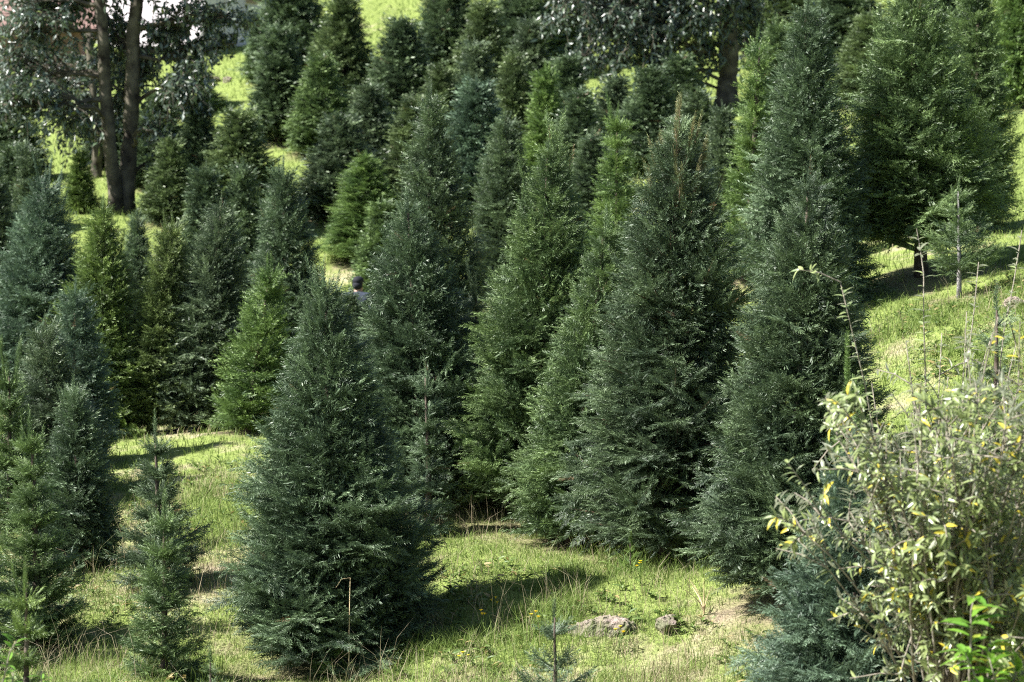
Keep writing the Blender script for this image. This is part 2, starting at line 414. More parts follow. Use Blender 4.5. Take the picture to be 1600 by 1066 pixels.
# right back
plant('big green fir with bare lower trunk above the grassy bank',1422,-40,1440,433,24,128,.5,'mid',lod='mid',seed=9,cb=.14,leaders=6,llen=.06,dens=1.2)
plant('tall green fir at the right edge behind the big green one',1525,-60,1520,390,26.5,66,.45,'mid',lod='mid',seed=10,leaders=4,llen=.06)
plant('blue-green fir left of the two big green firs on the right',1262,0,1262,492,23.5,104,.55,'teal',lod='mid',seed=11,leaders=6,llen=.07,dens=1.2)
plant('bright green spruce with one very long thin leader beside the blue-green fir',1184,55,1166,442,26,62,1.25,'green',style='loose',lod='mid',seed=12,leaders=2,llen=.1,kind=SPRUCE)
plant('sparse little sapling with bare pale stem on the grassy bank',1497,290,1499,466,22.5,72,1.0,'mid',style='loose',seed=13,cb=.33,leaders=1,llen=.2,pale=True,dens=.28,kind=SPRUCE)
plant('yellow-green spruce with two tall leaders behind the trio',965,178,965,432,27,76,1.15,'green',style='loose',lod='mid',seed=14,leaders=3,llen=.30,kind=SPRUCE)
# left foreground
plant('loose young spruce standing behind its smaller twin in the grass',243,668,253,914,18.6,72,.85,'dark',style='loose',seed=15,leaders=1,llen=.1,dens=1.15,kind=SPRUCE)
plant('shorter young spruce with tall thin leader in the left foreground',257,790,255,1062,16.5,68,.8,'mid',style='loose',seed=16,leaders=1,llen=.1,dens=1.1,kind=SPRUCE)
plant('green spruce with long thin top at the left front',47,662,60,1012,17.5,84,.85,'mid',style='loose',seed=17,leaders=3,llen=.1,dens=1.5,kind=SPRUCE)
plant('dark spruce cut by the lower left edge',-35,790,-30,1030,17,62,.7,'dark',style='loose',seed=18,leaders=2,kind=SPRUCE)
plant('compact dark fir behind the green spruce at the left front',115,606,125,892,19.7,66,.5,'teal',seed=19,leaders=6,llen=.09)
plant('tiny sapling with yellow new tips in the lower left corner',38,905,38,1110,13.6,22,.8,'yellow',style='loose',seed=20,leaders=3,llen=.25,kind=SPRUCE)
# left middle
plant('grey-green fir with broad skirt at the left edge behind the compact one',72,508,82,790,22,92,.62,'grey',lod='mid',seed=21,leaders=6,llen=.07)
plant('spruce with four tall bare leaders cut by the left edge',12,575,15,800,21.4,52,.7,'mid',style='loose',lod='mid',seed=22,leaders=6,llen=.32,dens=1.2,kind=SPRUCE)
plant('bluish fir between the grey-green one and the olive one on the left',118,452,122,742,23.5,62,.5,'blue',lod='mid',seed=23,leaders=3)
plant('tall olive-green fir with yellow left flank below the twin trunks',158,320,162,692,25.5,82,.58,'yellow',lod='mid',seed=24,leaders=5,llen=.08,dens=1.2)
plant('slim leaning yellow-green fir with brown lower branches',270,345,234,674,25.5,60,.5,'brownish',lod='mid',seed=25,leaders=4,llen=.07,dens=1.2)
plant('blue-grey fir between the slim yellow-green one and the bright green one',346,318,314,674,25.5,78,.45,'grey',lod='mid',seed=26,leaders=4,llen=.05,dens=1.2)
plant('bright green young spruce left of the big foreground fir',425,413,386,676,24.6,68,.62,'green',style='loose',lod='mid',seed=27,leaders=4,llen=.09,dens=1.5,kind=SPRUCE)
plant('teal fir above the bright green young spruce',442,256,456,648,27.5,78,.5,'teal',lod='mid',seed=29,leaders=5,llen=.06,dens=1.2)
plant('big bluish fir with long bare top shoots at the left edge',72,275,52,642,28,88,.42,'blue',lod='mid',seed=30,leaders=8,llen=.16,dens=1.2)
# background: shared shapes
def bgt(label,tx,ty,by,d,rpx,col,shape=('fard',1),seed=0):
    st={'fard':('dense','far',.66),'farn':('dense','far',.45),'farl':('loose','far',.8),'midd':('dense','mid',.5)}[shape[0]]
    plant(label,tx,ty-(8 if shape[0]!='farl' else 0),tx,by,d,rpx*1.1,st[2],col,style=st[0],lod=st[1],seed=seed,share=shape,leaders=2,llen=.06,dens=1.5,kind=SPRUCE if shape[0]=='farl' else 'fir_tree')
BG=[
('small teal fir between the olive fir and the slim yellow-green fir',215,342,470,30,36,'teal',('midd',1)),
('dark fir at the left edge under the broadleaf crown',22,235,420,36,46,'dark',('fard',1)),
('grey pointed spruce left of the sunny patch under the broadleaf tree',45,225,410,34,38,'grey',('farl',1)),
('dark cone-shaped fir right beside the twin trunks',312,150,342,38,42,'dark',('fard',2)),
('olive fir at the foot of the twin trunks on their right',268,225,350,36.5,40,'olive',('fard',3)),
('wide olive-grey fir above the dark shaded pair',375,180,335,37,62,'olive',('fard',1)),
('left one of the dark shaded pair of firs above the blue-grey fir',322,270,410,33,52,'dark',('fard',2)),
('right one of the dark shaded pair of firs above the blue-grey fir',380,268,425,33,46,'dark',('fard',3)),
('narrow dark fir in front of the upper sunny meadow',436,48,222,44,37,'dark',('farn',1)),
('thin green fir beside the pale house wall',404,42,140,50,17,'mid',('farn',2)),
('dark fir at the top edge above the narrow dark fir',455,-70,115,50,58,'dark',('fard',1)),
('tall olive fir left of the upper sunny meadow',536,2,185,46,54,'olive',('fard',2)),
('green fir just below the tall olive fir at the meadow',503,95,268,43,46,'mid',('fard',3)),
('dark olive cone-shaped fir right below the upper sunny meadow',628,38,218,45,58,'dark',('fard',1)),
('blue-grey fir below the dark olive cone at the meadow',577,140,272,41,46,'grey',('fard',2)),
('wide grey-olive fir above the bright green cone',533,188,352,38,60,'grey',('fard',3)),
('bright green cone-shaped fir left of the tall narrow-topped fir',572,248,412,35.5,52,'green',('midd',2)),
('dark fir at the top edge right of the upper meadow',702,-50,135,50,50,'dark',('fard',3)),
('olive fir at the top beside the dark one right of the meadow',755,10,182,46,48,'olive',('fard',1)),
('grey-green fir below the olive fir at the top centre',742,72,215,43,46,'grey',('fard',2)),
('olive fir peeping over the tall narrow-topped fir on its left',645,160,320,38,46,'olive',('fard',3)),
('teal fir in shade right of the tall narrow-topped fir',745,135,340,36,62,'blue',('fard',1)),
('shaded dark fir behind the left shoulder of the wide-skirted fir',790,190,420,31,52,'dark',('midd',1)),
('dark fir at the top edge left of the glinting broadleaf crown',812,-40,132,49,52,'dark',('fard',2)),
('grey-green fir under the dark fir left of the glinting crown',828,40,205,45,42,'grey',('fard',3)),
('olive-green fir with yellow side above the wide-skirted fir',803,92,262,41,42,'olive',('fard',1)),
('light green feathery spruce above the tip of the wide-skirted fir',852,105,292,39,42,'green',('farl',1)),
('nearly black shaded fir right of the light feathery spruce',905,150,330,35,50,'dark',('fard',3)),
('grey-teal fir under the glinting broadleaf crown',962,128,320,38,50,'grey',('fard',1)),
('dark green fir behind the brown-topped tallest fir',1018,112,330,37,52,'dark',('fard',2)),
('grey-green fir right under the thick dark trunk',1088,150,340,35,46,'grey',('fard',3)),
('pale grey-green young spruce at the foot of the thick dark trunk',1128,165,380,32,38,'grey',('farl',2)),
('soft green fir showing between thick trunk and blue-green fir',1212,40,340,32,50,'mid',('midd',1)),
('olive fir far up between the two right-hand firs',1358,30,230,42,52,'olive',('fard',1)),
('dark fir at the top edge between the two right-hand firs',1320,-60,160,48,60,'dark',('fard',2)),
('light green fir at the upper right corner',1590,-90,150,40,46,'green',('fard',3)),
('dark fir filling the top right corner behind others',1480,-90,180,44,70,'dark',('fard',1)),
('dark fir at the top edge above the glinting broadleaf crown',930,-90,120,54,60,'dark',('fard',2)),
('grey fir at the top edge right of the thick dark trunk',1230,-80,150,50,62,'olive',('fard',3)),
('grey-green fir at the very left under the low broadleaf branches',-15,250,470,32,50,'grey',('midd',2)),
('small olive spruce on the sunny patch left of the twin trunks',126,235,345,38,28,'yellow',('farl',1)),
('dark fir in the shade just right of the upper twin trunks',248,150,325,41,52,'dark',('fard',2)),
('dim fir between the twin trunks and the slim broadleaf stem',178,170,335,43,44,'dark',('fard',3)),
('dark fir under the leaves at the upper left edge',12,150,330,42,55,'dark',('fard',1)),
('mid-green fir in the gap behind the person in the cap',598,322,480,32.5,44,'mid',('fard',2)),
('small dark fir hiding the legs of the person in the cap',548,462,650,27.2,40,'dark',('midd',1)),
('olive fir under the right part of the upper sunny meadow',690,110,245,42,46,'olive',('fard',2)),
('grey-green fir showing right of the tall narrow-topped fir tip',700,205,330,37,44,'grey',('fard',1)),
('dark fir under the left half of the glinting broadleaf crown',885,95,260,41,50,'dark',('fard',2)),
('dark fir under the right half of the glinting broadleaf crown',1060,95,270,41,50,'dark',('fard',3)),
('olive fir at the top edge between meadow and glinting crown',860,-60,140,50,56,'olive',('fard',1)),
('shaded fir behind the left flank of the brown-topped tallest fir',925,215,400,32,50,'dark',('midd',2)),
('dark low fir left of the pale house by the meadow',300,95,190,48,38,'mid',('fard',2)),
]
for i,b in enumerate(BG): bgt(*b,seed=i)
# small foreground seedlings
plant('thin leader sapling with brown top between the two dark centre firs',667,577,672,800,19.6,40,1.1,'teal',style='loose',seed=41,leaders=1,llen=.2,dens=.8,kind=SPRUCE)
plant('slim sapling with long bare leader in front of the wide-skirted fir',743,450,738,760,20.8,42,1.3,'grey',style='loose',seed=46,leaders=2,llen=.25,dens=.9,kind=SPRUCE)
plant('light green seedling at the foot of the big foreground fir',528,945,520,1062,16.55,52,.7,'green',style='loose',seed=42,leaders=1,llen=.12,dens=.9,kind=SPRUCE)
plant('yellow-green seedling in the grass below the tallest dark fir',985,845,985,895,17.7,36,.6,'bright',style='loose',seed=43,leaders=1,llen=.1,kind=SPRUCE)
plant('bare dark seedling with spread arms at the bottom edge centre',866,955,868,1110,14.6,90,.8,'teal',style='loose',seed=44,leaders=1,llen=.3,dens=.35,kind=SPRUCE)
plant('low seedling with dark arms at the bottom left of the twin spruces',328,1030,330,1100,15.2,42,.8,'mid',style='loose',seed=45,leaders=1,llen=.25,dens=.3,kind=SPRUCE)
plant('seedling with light needles sticking out of the leafy shrub',1325,585,1335,1000,14.6,40,.8,'green',style='loose',seed=47,leaders=2,llen=.2,dens=.5,kind=SPRUCE)
plant('thin bare-stemmed seedling among the weeds on the right bank',1557,465,1553,760,15.8,36,1.0,'dark',style='loose',seed=48,leaders=1,llen=.3,dens=.3,kind=SPRUCE)

def litter(x,y):
    """brown fallen needles round the stems, 0..1"""
    m_=np.zeros(len(x))
    for tx_,ty_,R,H in tree_xy:
        if H<.9: continue
        k=(np.abs(x-tx_)<R*1.3)&(np.abs(y-ty_)<R*1.3)
        d=np.hypot(x[k]-tx_,y[k]-ty_)/R+.7*(fbm(x[k],y[k],5,3)-.5)
        m_[k]=np.maximum(m_[k],np.clip((1.02-d)/.45,0,1))
    return m_
g=Geo(); g.add(np.stack([xs,ys,zs],1),tri,dryness(xs,ys),litter(xs,ys))
m,nt=newmat('hillside_turf')
ti=attr(nt,'tint'); n=noise(nt,38,5); n2=noise(nt,7,4)
f=ramp(nt,mth(nt,'ADD',ti,mth(nt,'MULTIPLY',mth(nt,'SUBTRACT',n2,.5),1.2)),.2,.9)
c=mix(nt,f,mix(nt,n,(.108,.150,.036),(.235,.285,.082)),mix(nt,n,(.22,.175,.115),(.47,.40,.29)))
lt=mth(nt,'MULTIPLY',attr(nt,'tip'),mth(nt,'ADD',n2,.15),clamp=True)
c=mix(nt,lt,c,mix(nt,n,(.095,.072,.048),(.24,.195,.135)))
finish(nt,c,.95,.1,bump=n,bdist=.04)
tag(put('hillside',g.mesh('hillside',m,True)),kind='structure')

# ------------------------------------------------------------------ grass
def blades(n,xr,yr,h0,h1,w,keep,seed,dryshift=0,dsc=True,lay=1.0):
    r=np.random.default_rng(seed)
    y=yr[0]+(yr[1]-yr[0])*r.random(n); x=(r.random(n)*(xr[1]-xr[0])+xr[0])*y/17.
    k=keep(x,y,r); x=x[k];y=y[k]; n=len(x)
    z=ground_z(x,y)-(.01 if lay==1 else -.004); dr=np.clip(dryness(x,y)+dryshift+r.normal(0,.28,n),0,1)
    sc=np.maximum(1,y/20.) if dsc else 1
    h=(h0+(h1-h0)*r.random(n)**2)*(.55+.9*fbm(x+5,y+9,1.7,2)); a=r.random(n)*6.283; bend=r.uniform(.15,1.0,n)*h*lay
    w=w*r.uniform(.6,1.2,n)*sc
    b=np.stack([x,y,z],1); dd=np.stack([np.cos(a),np.sin(a),np.zeros(n)],1); q=r.random(n)*6.283
    wd=np.stack([np.cos(q),np.sin(q),np.zeros(n)],1)*w[:,None]*.5
    up=np.array([0,0,1.])
    m_=b+up*(h*.6)[:,None]+dd*(bend*.28)[:,None]; t_=b+up*h[:,None]*np.where(bend>.8*h,.8,1)[:,None]+dd*bend[:,None]
    v=np.stack([b-wd,b+wd,m_-wd*.75,m_+wd*.75,t_],1).reshape(-1,3)
    f=(np.array([[0,1,3],[0,3,2],[2,3,4]])[None]+(np.arange(n)*5)[:,None,None]).reshape(-1,3)
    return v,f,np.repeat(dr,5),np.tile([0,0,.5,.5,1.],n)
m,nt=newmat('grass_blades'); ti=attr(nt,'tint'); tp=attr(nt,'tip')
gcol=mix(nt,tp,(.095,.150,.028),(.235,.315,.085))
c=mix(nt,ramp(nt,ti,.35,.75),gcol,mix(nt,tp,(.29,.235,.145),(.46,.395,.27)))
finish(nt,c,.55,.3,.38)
TX=np.array(tree_xy)
def near_keep(x,y,r):
    return r.random(len(x))<np.clip(1.05-.35*dryness(x,y),.3,1)*(1-.72*litter(x,y))
gr=Geo()
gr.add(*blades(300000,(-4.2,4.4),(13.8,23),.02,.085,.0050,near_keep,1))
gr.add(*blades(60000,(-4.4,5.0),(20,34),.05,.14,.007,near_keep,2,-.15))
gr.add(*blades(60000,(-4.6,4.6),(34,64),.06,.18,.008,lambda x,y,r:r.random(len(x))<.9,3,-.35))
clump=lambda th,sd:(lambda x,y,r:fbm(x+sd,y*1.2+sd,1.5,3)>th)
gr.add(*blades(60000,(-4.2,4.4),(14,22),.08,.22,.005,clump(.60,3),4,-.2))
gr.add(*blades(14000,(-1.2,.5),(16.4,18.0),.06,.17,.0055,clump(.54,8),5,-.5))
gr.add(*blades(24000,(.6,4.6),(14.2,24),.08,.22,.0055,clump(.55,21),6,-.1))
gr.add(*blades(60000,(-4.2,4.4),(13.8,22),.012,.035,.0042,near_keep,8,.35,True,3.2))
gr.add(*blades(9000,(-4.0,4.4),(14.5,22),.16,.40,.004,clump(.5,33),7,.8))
tag(put('grass',gr.mesh('grass',m)),'short green and straw-dry grass covering the sunny slope','grass',kind='stuff')

# ------------------------------------------------------------------ leaves
def leaf_cards(g,o,d,nrm,L,Wd,r,tint,curl=.25,seg=2):
    """lance-shaped leaves: curved, folded along the midrib"""
    d=unit(d); side=unit(np.cross(d,nrm)); up=np.cross(side,d); n=len(o)
    prof=[(0,.10),(.35,1.),(.72,.72),(1,0)] if seg==2 else [(0,.1),(.45,1.),(1,0)]
    vs=[]
    for s,w in prof:
        c=o+d*(L*s)[:,None]-up*(curl*L*s*s)[:,None]
        if w==0: vs.append(c)
        else:
            e=side*(Wd*.5*w)[:,None]; u=up*(Wd*.16*w)[:,None]
            vs+=[c-e+u,c,c+e+u]
    nv=len(vs); v=np.stack(vs,1).reshape(-1,3); f=[]
    k=len(prof)-1
    for i in range(k-1):
        a=i*3
        f+=[(a,a+1,a+4),(a,a+4,a+3),(a+1,a+2,a+5),(a+1,a+5,a+4)]
    a=(k-1)*3; f+=[(a,a+1,a+3),(a+1,a+2,a+3)]
    f=(np.array(f)[None]+(np.arange(n)*nv)[:,None,None]).reshape(-1,3)
    g.add(v,f,np.repeat(tint,nv),0)
def wig(a,b,n,amp,r):
    q=np.linspace(0,1,n)[:,None]; p=a+(b-a)*q; w=np.cumsum(r.normal(0,amp,(n,3)),0); w-=w[0]; return p+w*(1-0*q)

def broadleaf(label,base,stems,blobs,depth,seed,leafL=.11,perblob=420,name='broadleaf_tree'):
    r=np.random.default_rng(seed)
    b=at(*base); zb=gz(b[0],b[1])-.05; org=np.array([b[0],b[1],zb])
    t=thing(name,label,'tree',org,'broadleaf trees at the top of the slope')
    lf=Geo(); lb=Geo(); axes=[]
    for (pts,rad) in stems:
        tg=Geo(); pp=np.array([at(px,py,base[2]+dd) for px,py,dd in pts])-org; pp[0,2]=0
        q=np.linspace(0,1,14); k=np.linspace(0,1,len(pp))
        line=np.stack([np.interp(q,k,pp[:,j]) for j in range(3)],1)+np.cumsum(r.normal(0,.012,(14,3)),0)
        line[0,2]=-.1
        rr=np.interp(q,[0,.06,1],[rad*1.5,rad,rad*.62]); tube(tg,line,rr,12)
        put('trunk',tg.mesh('trunk',BIGBARK,True),t); axes.append(line)
    allax=np.concatenate(axes)
    for (px,py,dd,rx,ry,k) in blobs:
        c=at(px,py,base[2]+dd)-org; sx=rx/FPX*depth; sz=ry/FPX*depth
        low=allax[allax[:,2]<c[2]+sz*.3]; low=low if len(low) else allax
        j=low[np.argmin(((low-c)**2).sum(1)+ (low[:,2]-(c[2]-.4))**2*.5)]
        n=int(perblob*6*k*(sx*sz))+60
        main=wig(j,c+np.array([0,0,sz*.3]),7,.05,r); tube(lb,main,np.linspace(.04,.014,7),5)
        nt_=max(6,n//16); tws=[]
        for _ in range(nt_):
            q=r.random(); a=main[2+int(q*4.9)]
            e=c+np.array([r.normal()*sx*.55,r.normal()*sx*.5,r.normal()*sz*.55]); mid=(a+e)/2+np.array([0,0,.12])
            qs=np.linspace(0,1,5)[:,None]; tw=(1-qs)**2*a+2*qs*(1-qs)*mid+qs**2*e
            e2=tw[-1]+np.array([r.normal()*.08,r.normal()*.08,-r.uniform(.05,.3)]); tw=np.vstack([tw,e2])
            tws.append(tw)
            m_=16; s=r.uniform(.35,1,m_)*4.99; i0=s.astype(int); fr=(s-i0)[:,None]
            o=tw[i0]*(1-fr)+tw[i0+1]*fr
            d=r.normal(0,.7,(m_,3))+np.array([0,0,-.55]); nn=r.normal(0,.7,(m_,3))+np.array([0,0,.7])
            leaf_cards(lf,o+r.normal(0,.03,(m_,3)),d,nn,leafL*r.uniform(.7,1.25,m_),leafL*.42*r.uniform(.8,1.2,m_),r,np.clip(r.random(m_),0,1),.2,1)
        tubes(lb,np.array(tws),np.repeat(np.linspace(.013,.004,6)[None],len(tws),0))
    lf.mi=1
    for v,f in zip(lb.v,lb.f): lf.add(v,f-f.min())
    put('crown',lf.mesh('crown',(LEAF,BIGBARK)),t)
    return t
broadleaf('tall broadleaf tree with two dark trunks at the upper left',(187,336,38),
  [([(183,336,0),(172,220,-.1),(164,100,-.2),(158,-20,-.3),(150,-160,-.3)],.115),([(196,336,.1),(204,220,.2),(210,100,.2),(216,-20,.1),(235,-170,0)],.14)],
  [(40,50,-.6,60,50,1),(30,150,-.8,55,45,1),(95,185,-.7,45,32,1),(15,110,0,40,60,.8),(70,10,.3,70,40,1),(175,60,.5,38,70,.9),(185,150,.6,40,50,.7),(265,60,.3,45,60,1.1),(285,140,-.4,38,40,1),
   (330,30,.2,42,35,1.1),(255,205,-.3,28,32,.8),(60,110,.6,40,40,.6),(125,205,.5,35,30,.7),(310,90,.2,35,35,.9),(385,28,.4,25,15,.8),(120,0,.5,60,40,.9),(230,-60,0,90,60,.8),(60,-70,0,90,50,.8),(360,-60,0,70,40,.8),(225,110,.4,30,50,.9),(355,60,.5,16,16,.6),(245,250,.2,20,24,.6)],38,51,.12,560)
broadleaf('slim broadleaf tree behind the twin trunks on their left',(152,305,42),
  [([(152,305,0),(151,240,0),(148,150,.1),(140,60,.1)],.10)],[(125,170,0,40,45,1),(140,110,.3,45,40,.8),(165,205,.2,30,30,.9),(90,130,.4,40,35,.7)],42,52,.11,520)
broadleaf('large broadleaf tree with one thick dark trunk and glinting leaves',(1138,168,44),
  [([(1136,168,0),(1137,90,0),(1136,0,.1),(1130,-120,.2)],.21)],
  [(900,20,-1.2,45,50,1.1),(960,45,-1.3,50,55,1.2),(1020,70,-1.1,45,50,1.1),(1060,30,-.8,50,50,1.2),(1000,0,-.6,60,40,1.1),(1095,75,-.4,35,45,1),(930,90,-1.4,35,30,.8),(1175,20,.3,45,45,1),(1180,80,.6,30,40,.6),
   (1130,10,-.6,40,45,1.1),(1070,120,-.3,30,22,.6),(950,-60,-.8,80,50,1),(1080,-70,-.4,80,50,1),(1200,-60,.2,70,50,1),(880,-30,-.8,40,40,.8),(1010,110,-1.2,30,20,.7)],43,53,.13,560)

# low broad-leaved weeds between the grass
r=np.random.default_rng(90); n=5200; yy=r.uniform(13.9,23,n); xx=r.uniform(-4.2,4.5,n)*yy/17
k=(fbm(xx+4,yy+8,1.3,3)>.56)&(litter(xx,yy)<.6); xx=xx[k];yy=yy[k]
gw=Geo(); zz=ground_z(xx,yy); n=len(xx); sz=r.uniform(.03,.085,n)
for j in range(5):
    a=j*1.257+r.random(n)*1.2; dd=np.stack([np.cos(a),np.sin(a),r.uniform(.3,1.3,n)],1)
    leaf_cards(gw,np.stack([xx,yy,zz+.01+.012*j],1),dd,np.array([0,0,1.])+r.normal(0,.25,(n,3)),sz,sz*.36,r,np.clip(r.random(n)*1.02,0,1),.45,2)
WEEDLOW=leaf_mat('low_weed_leaves',(.07,.12,.028),(.14,.20,.05),(.30,.24,.10),.9,.5,.4,.3)
tag(put('ground_weeds',gw.mesh('ground_weeds',WEEDLOW)),'low broad-leaved weeds scattered through the grass','weeds',kind='stuff')

# ------------------------------------------------------------------ leafy shrub, lower right
def shrub(label,base,targets,seed,leafL,mat,fill,name='leafy_shrub',group=None):
    r=np.random.default_rng(seed); b=at(*base); z=gz(b[0],b[1])-.03; org=np.array([b[0],b[1],z])
    t=thing(name,label,'shrub',org,group); st=Geo(); lf=Geo()
    def dress(line,n,L,spread=.5):
        k=len(line)-1; s=np.sort(r.uniform(.3,1,n))*k*.999; i0=s.astype(int); fr=(s-i0)[:,None]
        o=line[i0]*(1-fr)+line[i0+1]*fr; tg=unit(line[i0+1]-line[i0])
        rad=unit(np.cross(tg,r.normal(0,1,(n,3)))); d=tg*.55+rad*.85+np.array([0,0,-.12]); nn=tg*.8-rad*.4+np.array([0,0,.8])+r.normal(0,.35,(n,3))
        leaf_cards(lf,o,d,nn,L*r.uniform(.55,1.2,n),L*.27*r.uniform(.8,1.2,n),r,r.random(n),.35,2)
    for (px,py,dd,n,tuft) in targets:
        e=at(px,py,base[2]+dd)-org; s0=np.array([r.normal()*.08,r.normal()*.08,0]); mid=(s0+e)*.5+np.array([-(e[0]-s0[0])*.15,0,.1*np.linalg.norm(e)])+r.normal(0,.06,3)
        q=np.linspace(0,1,9)[:,None]; line=(1-q)**2*s0+2*q*(1-q)*mid+q*q*e+np.cumsum(r.normal(0,.008,(9,3)),0)
        tube(st,line,np.linspace(.009,.0028,9),5,r.random())
        dress(line[4:],int(n*(.35 if tuft>4 else 1.1))+6,leafL)
        for _ in range(tuft):
            i=r.integers(3,9); a=line[i]; l=r.uniform(.12,.34); dv=unit(line[min(i+1,8)]-line[i-1])*.7+r.normal(0,.6,3)+np.array([0,0,.12])
            tw=np.array([a,a+unit(dv)*l*.5+[0,0,.01],a+unit(dv)*l-[0,0,.015]])
            tube(st,tw,[.005,.004,.0025],3,r.random(),cap=False); dress(tw,int(n*.16)+6,leafL)
    put('stems',st.mesh('stems',SHRUBSTEM,True),t); put('leaves',lf.mesh('leaves',mat),t)
    return t
sr=random.Random(4); tg=[]
for px,py in [(1262,862),(1300,800),(1345,742),(1395,700),(1430,650),(1300,690),(1345,650),(1400,770),(1450,720),(1500,680),(1550,650),(1600,620),(1460,800),(1520,760),(1580,720),(1640,680),(1450,860),(1510,850),(1560,820),(1620,780),(1570,900),(1640,880),(1560,980),(1620,960),(1600,1040),(1530,600),(1660,760),(1500,740),(1550,700),(1590,660),(1480,640),(1600,850)]:
    for _ in range(2 if px<1430 and py>690 else 3): tg.append((px+sr.uniform(-26,26),py+sr.uniform(-26,26),sr.uniform(-.7,.7),44,11))
shrub('big grey-green shrub with narrow silvery and yellow leaves in the lower right',(1490,1225,11.8),tg,61,.068,SHRUBLEAF,1,)
shrub('tall leafy shoots rising from the right bank in front of the big green fir',(1455,1000,13.6),[(1310,432,-.4,34,1),(1437,430,.1,34,1),(1530,405,.4,22,0),(1592,365,.6,22,0),(1480,520,.2,16,1),(1558,500,.4,20,1),(1600,540,.2,24,2),(1515,470,.3,14,0),(1420,540,0,20,1),(1360,610,0,26,2),(1590,610,.3,26,3),(1470,600,.1,24,3)],62,.07,SHOOTLEAF,1)
shrub('bright green plant with long blade leaves in the lower right corner',(1525,1150,10.6),[(1512,940,0,9,0),(1560,990,.1,10,0),(1490,1010,-.1,8,0),(1600,1020,.1,10,0),(1540,1040,0,10,0)],63,.15,WEEDLEAF,1,'broad_weed')
shrub('bright green leafy weed in the lower left corner',(15,1140,11.5),[(30,1000,0,6,0),(5,1010,.1,7,0),(60,1045,0,6,0),(20,1055,.1,7,0),(-20,1000,0,8,0)],64,.085,WEEDLEAF,1,'broad_weed')
for k,(px,py,d,lab) in enumerate([(1100,900,16.4,'dry straw-coloured weed on the bank left of the grey-green fir'),(545,905,16.35,'bent dry stalk in front of the big foreground fir')]):
    b=at(px,py+ (110 if k else 60),d); z=gz(b[0],b[1]); r=np.random.default_rng(70+k); gg=Geo(); e=at(px,py,d)-np.array([b[0],b[1],z])
    for j in range(1 if k else 7):
        q=np.linspace(0,1,7)[:,None]; l=e*q*(1 if j==0 else r.uniform(.5,1)); l=l+np.stack([q[:,0]**2*r.normal(0,.12),q[:,0]**2*r.normal(0,.12),0*q[:,0]],1)
        if k: l=np.vstack([l,l[-1]+[-.06,0,-.01],l[-1]+[-.10,0,-.07]])
        tube(gg,l,np.linspace(.005,.002,len(l)),4,.9,1)
    sm,nt=newmat('dry_stalk'); finish(nt,(.46,.36,.22),.8,.2)
    o=put('dry_stalk',gg.mesh('dry_stalk',sm),None,(b[0],b[1],z)); tag(o,lab,'weed')

# ------------------------------------------------------------------ yellow flowers
fm,nt=newmat('flower_yellow'); finish(nt,(.75,.55,.02),.5,.3,.2)
stm,nt=newmat('flower_stem'); finish(nt,(.08,.14,.03),.6,.3,.2)
r=np.random.default_rng(80); gs=Geo(); tube(gs,[(0,0,0),(.01,.005,.1),(.005,.0,.2)],[.004,.003,.002],4)
for e_ in ((.03,.02,.18),(-.03,.01,.17)): tube(gs,[(.008,.004,.08),(e_[0]*.6,e_[1]*.6,.12),e_],[.003,.002,.002],4)
for k in range(5):
    a=k*1.25; leaf_cards(gs,np.array([[0,0,.03+.02*k]]),np.array([[math.cos(a),math.sin(a),.6]]),np.array([[0,0,1.]]),np.array([.06]),np.array([.016]),r,np.array([.3]),.3)
heads=[]
for hd in ((0.005,0,.2),(.03,.02,.18),(-.03,.01,.17)):
    gf=Geo(); tube(gf,[np.array(hd)-[0,0,.006],np.array(hd)+[0,0,.004]],[.004,.006],6)
    for k in range(9):
        a=k*.698; leaf_cards(gf,np.array([hd]),np.array([[math.cos(a),math.sin(a),.35]]),np.array([[0,0,1.]]),np.array([.016]),np.array([.008]),r,np.array([.3]),.1)
    heads.append(gf.mesh('flower_head',fm))
sme=gs.mesh('stem',stm)
for px,py,d,lab in [(775,975,16.9,'yellow flower cluster right of the long fir shadow'),(752,1000,16.6,'yellow flower just below the cluster beside the shadow'),(722,1060,15.9,'yellow flower at the bottom edge left of centre'),(1000,912,17.2,'yellow flower in the grass under the yellow-green seedling'),(838,1000,16.4,'yellow flower in the short grass left of the rock'),(970,1000,15.9,'yellow flower just below the pinkish rock')]:
    b=at(px,py,d); t=thing('yellow_flower',lab,'flower',(b[0],b[1],gz(b[0],b[1])-.02),'yellow wild flowers in the grass',px)
    put('stem',sme,t)
    for fme in heads: put('flower_head',fme,t)

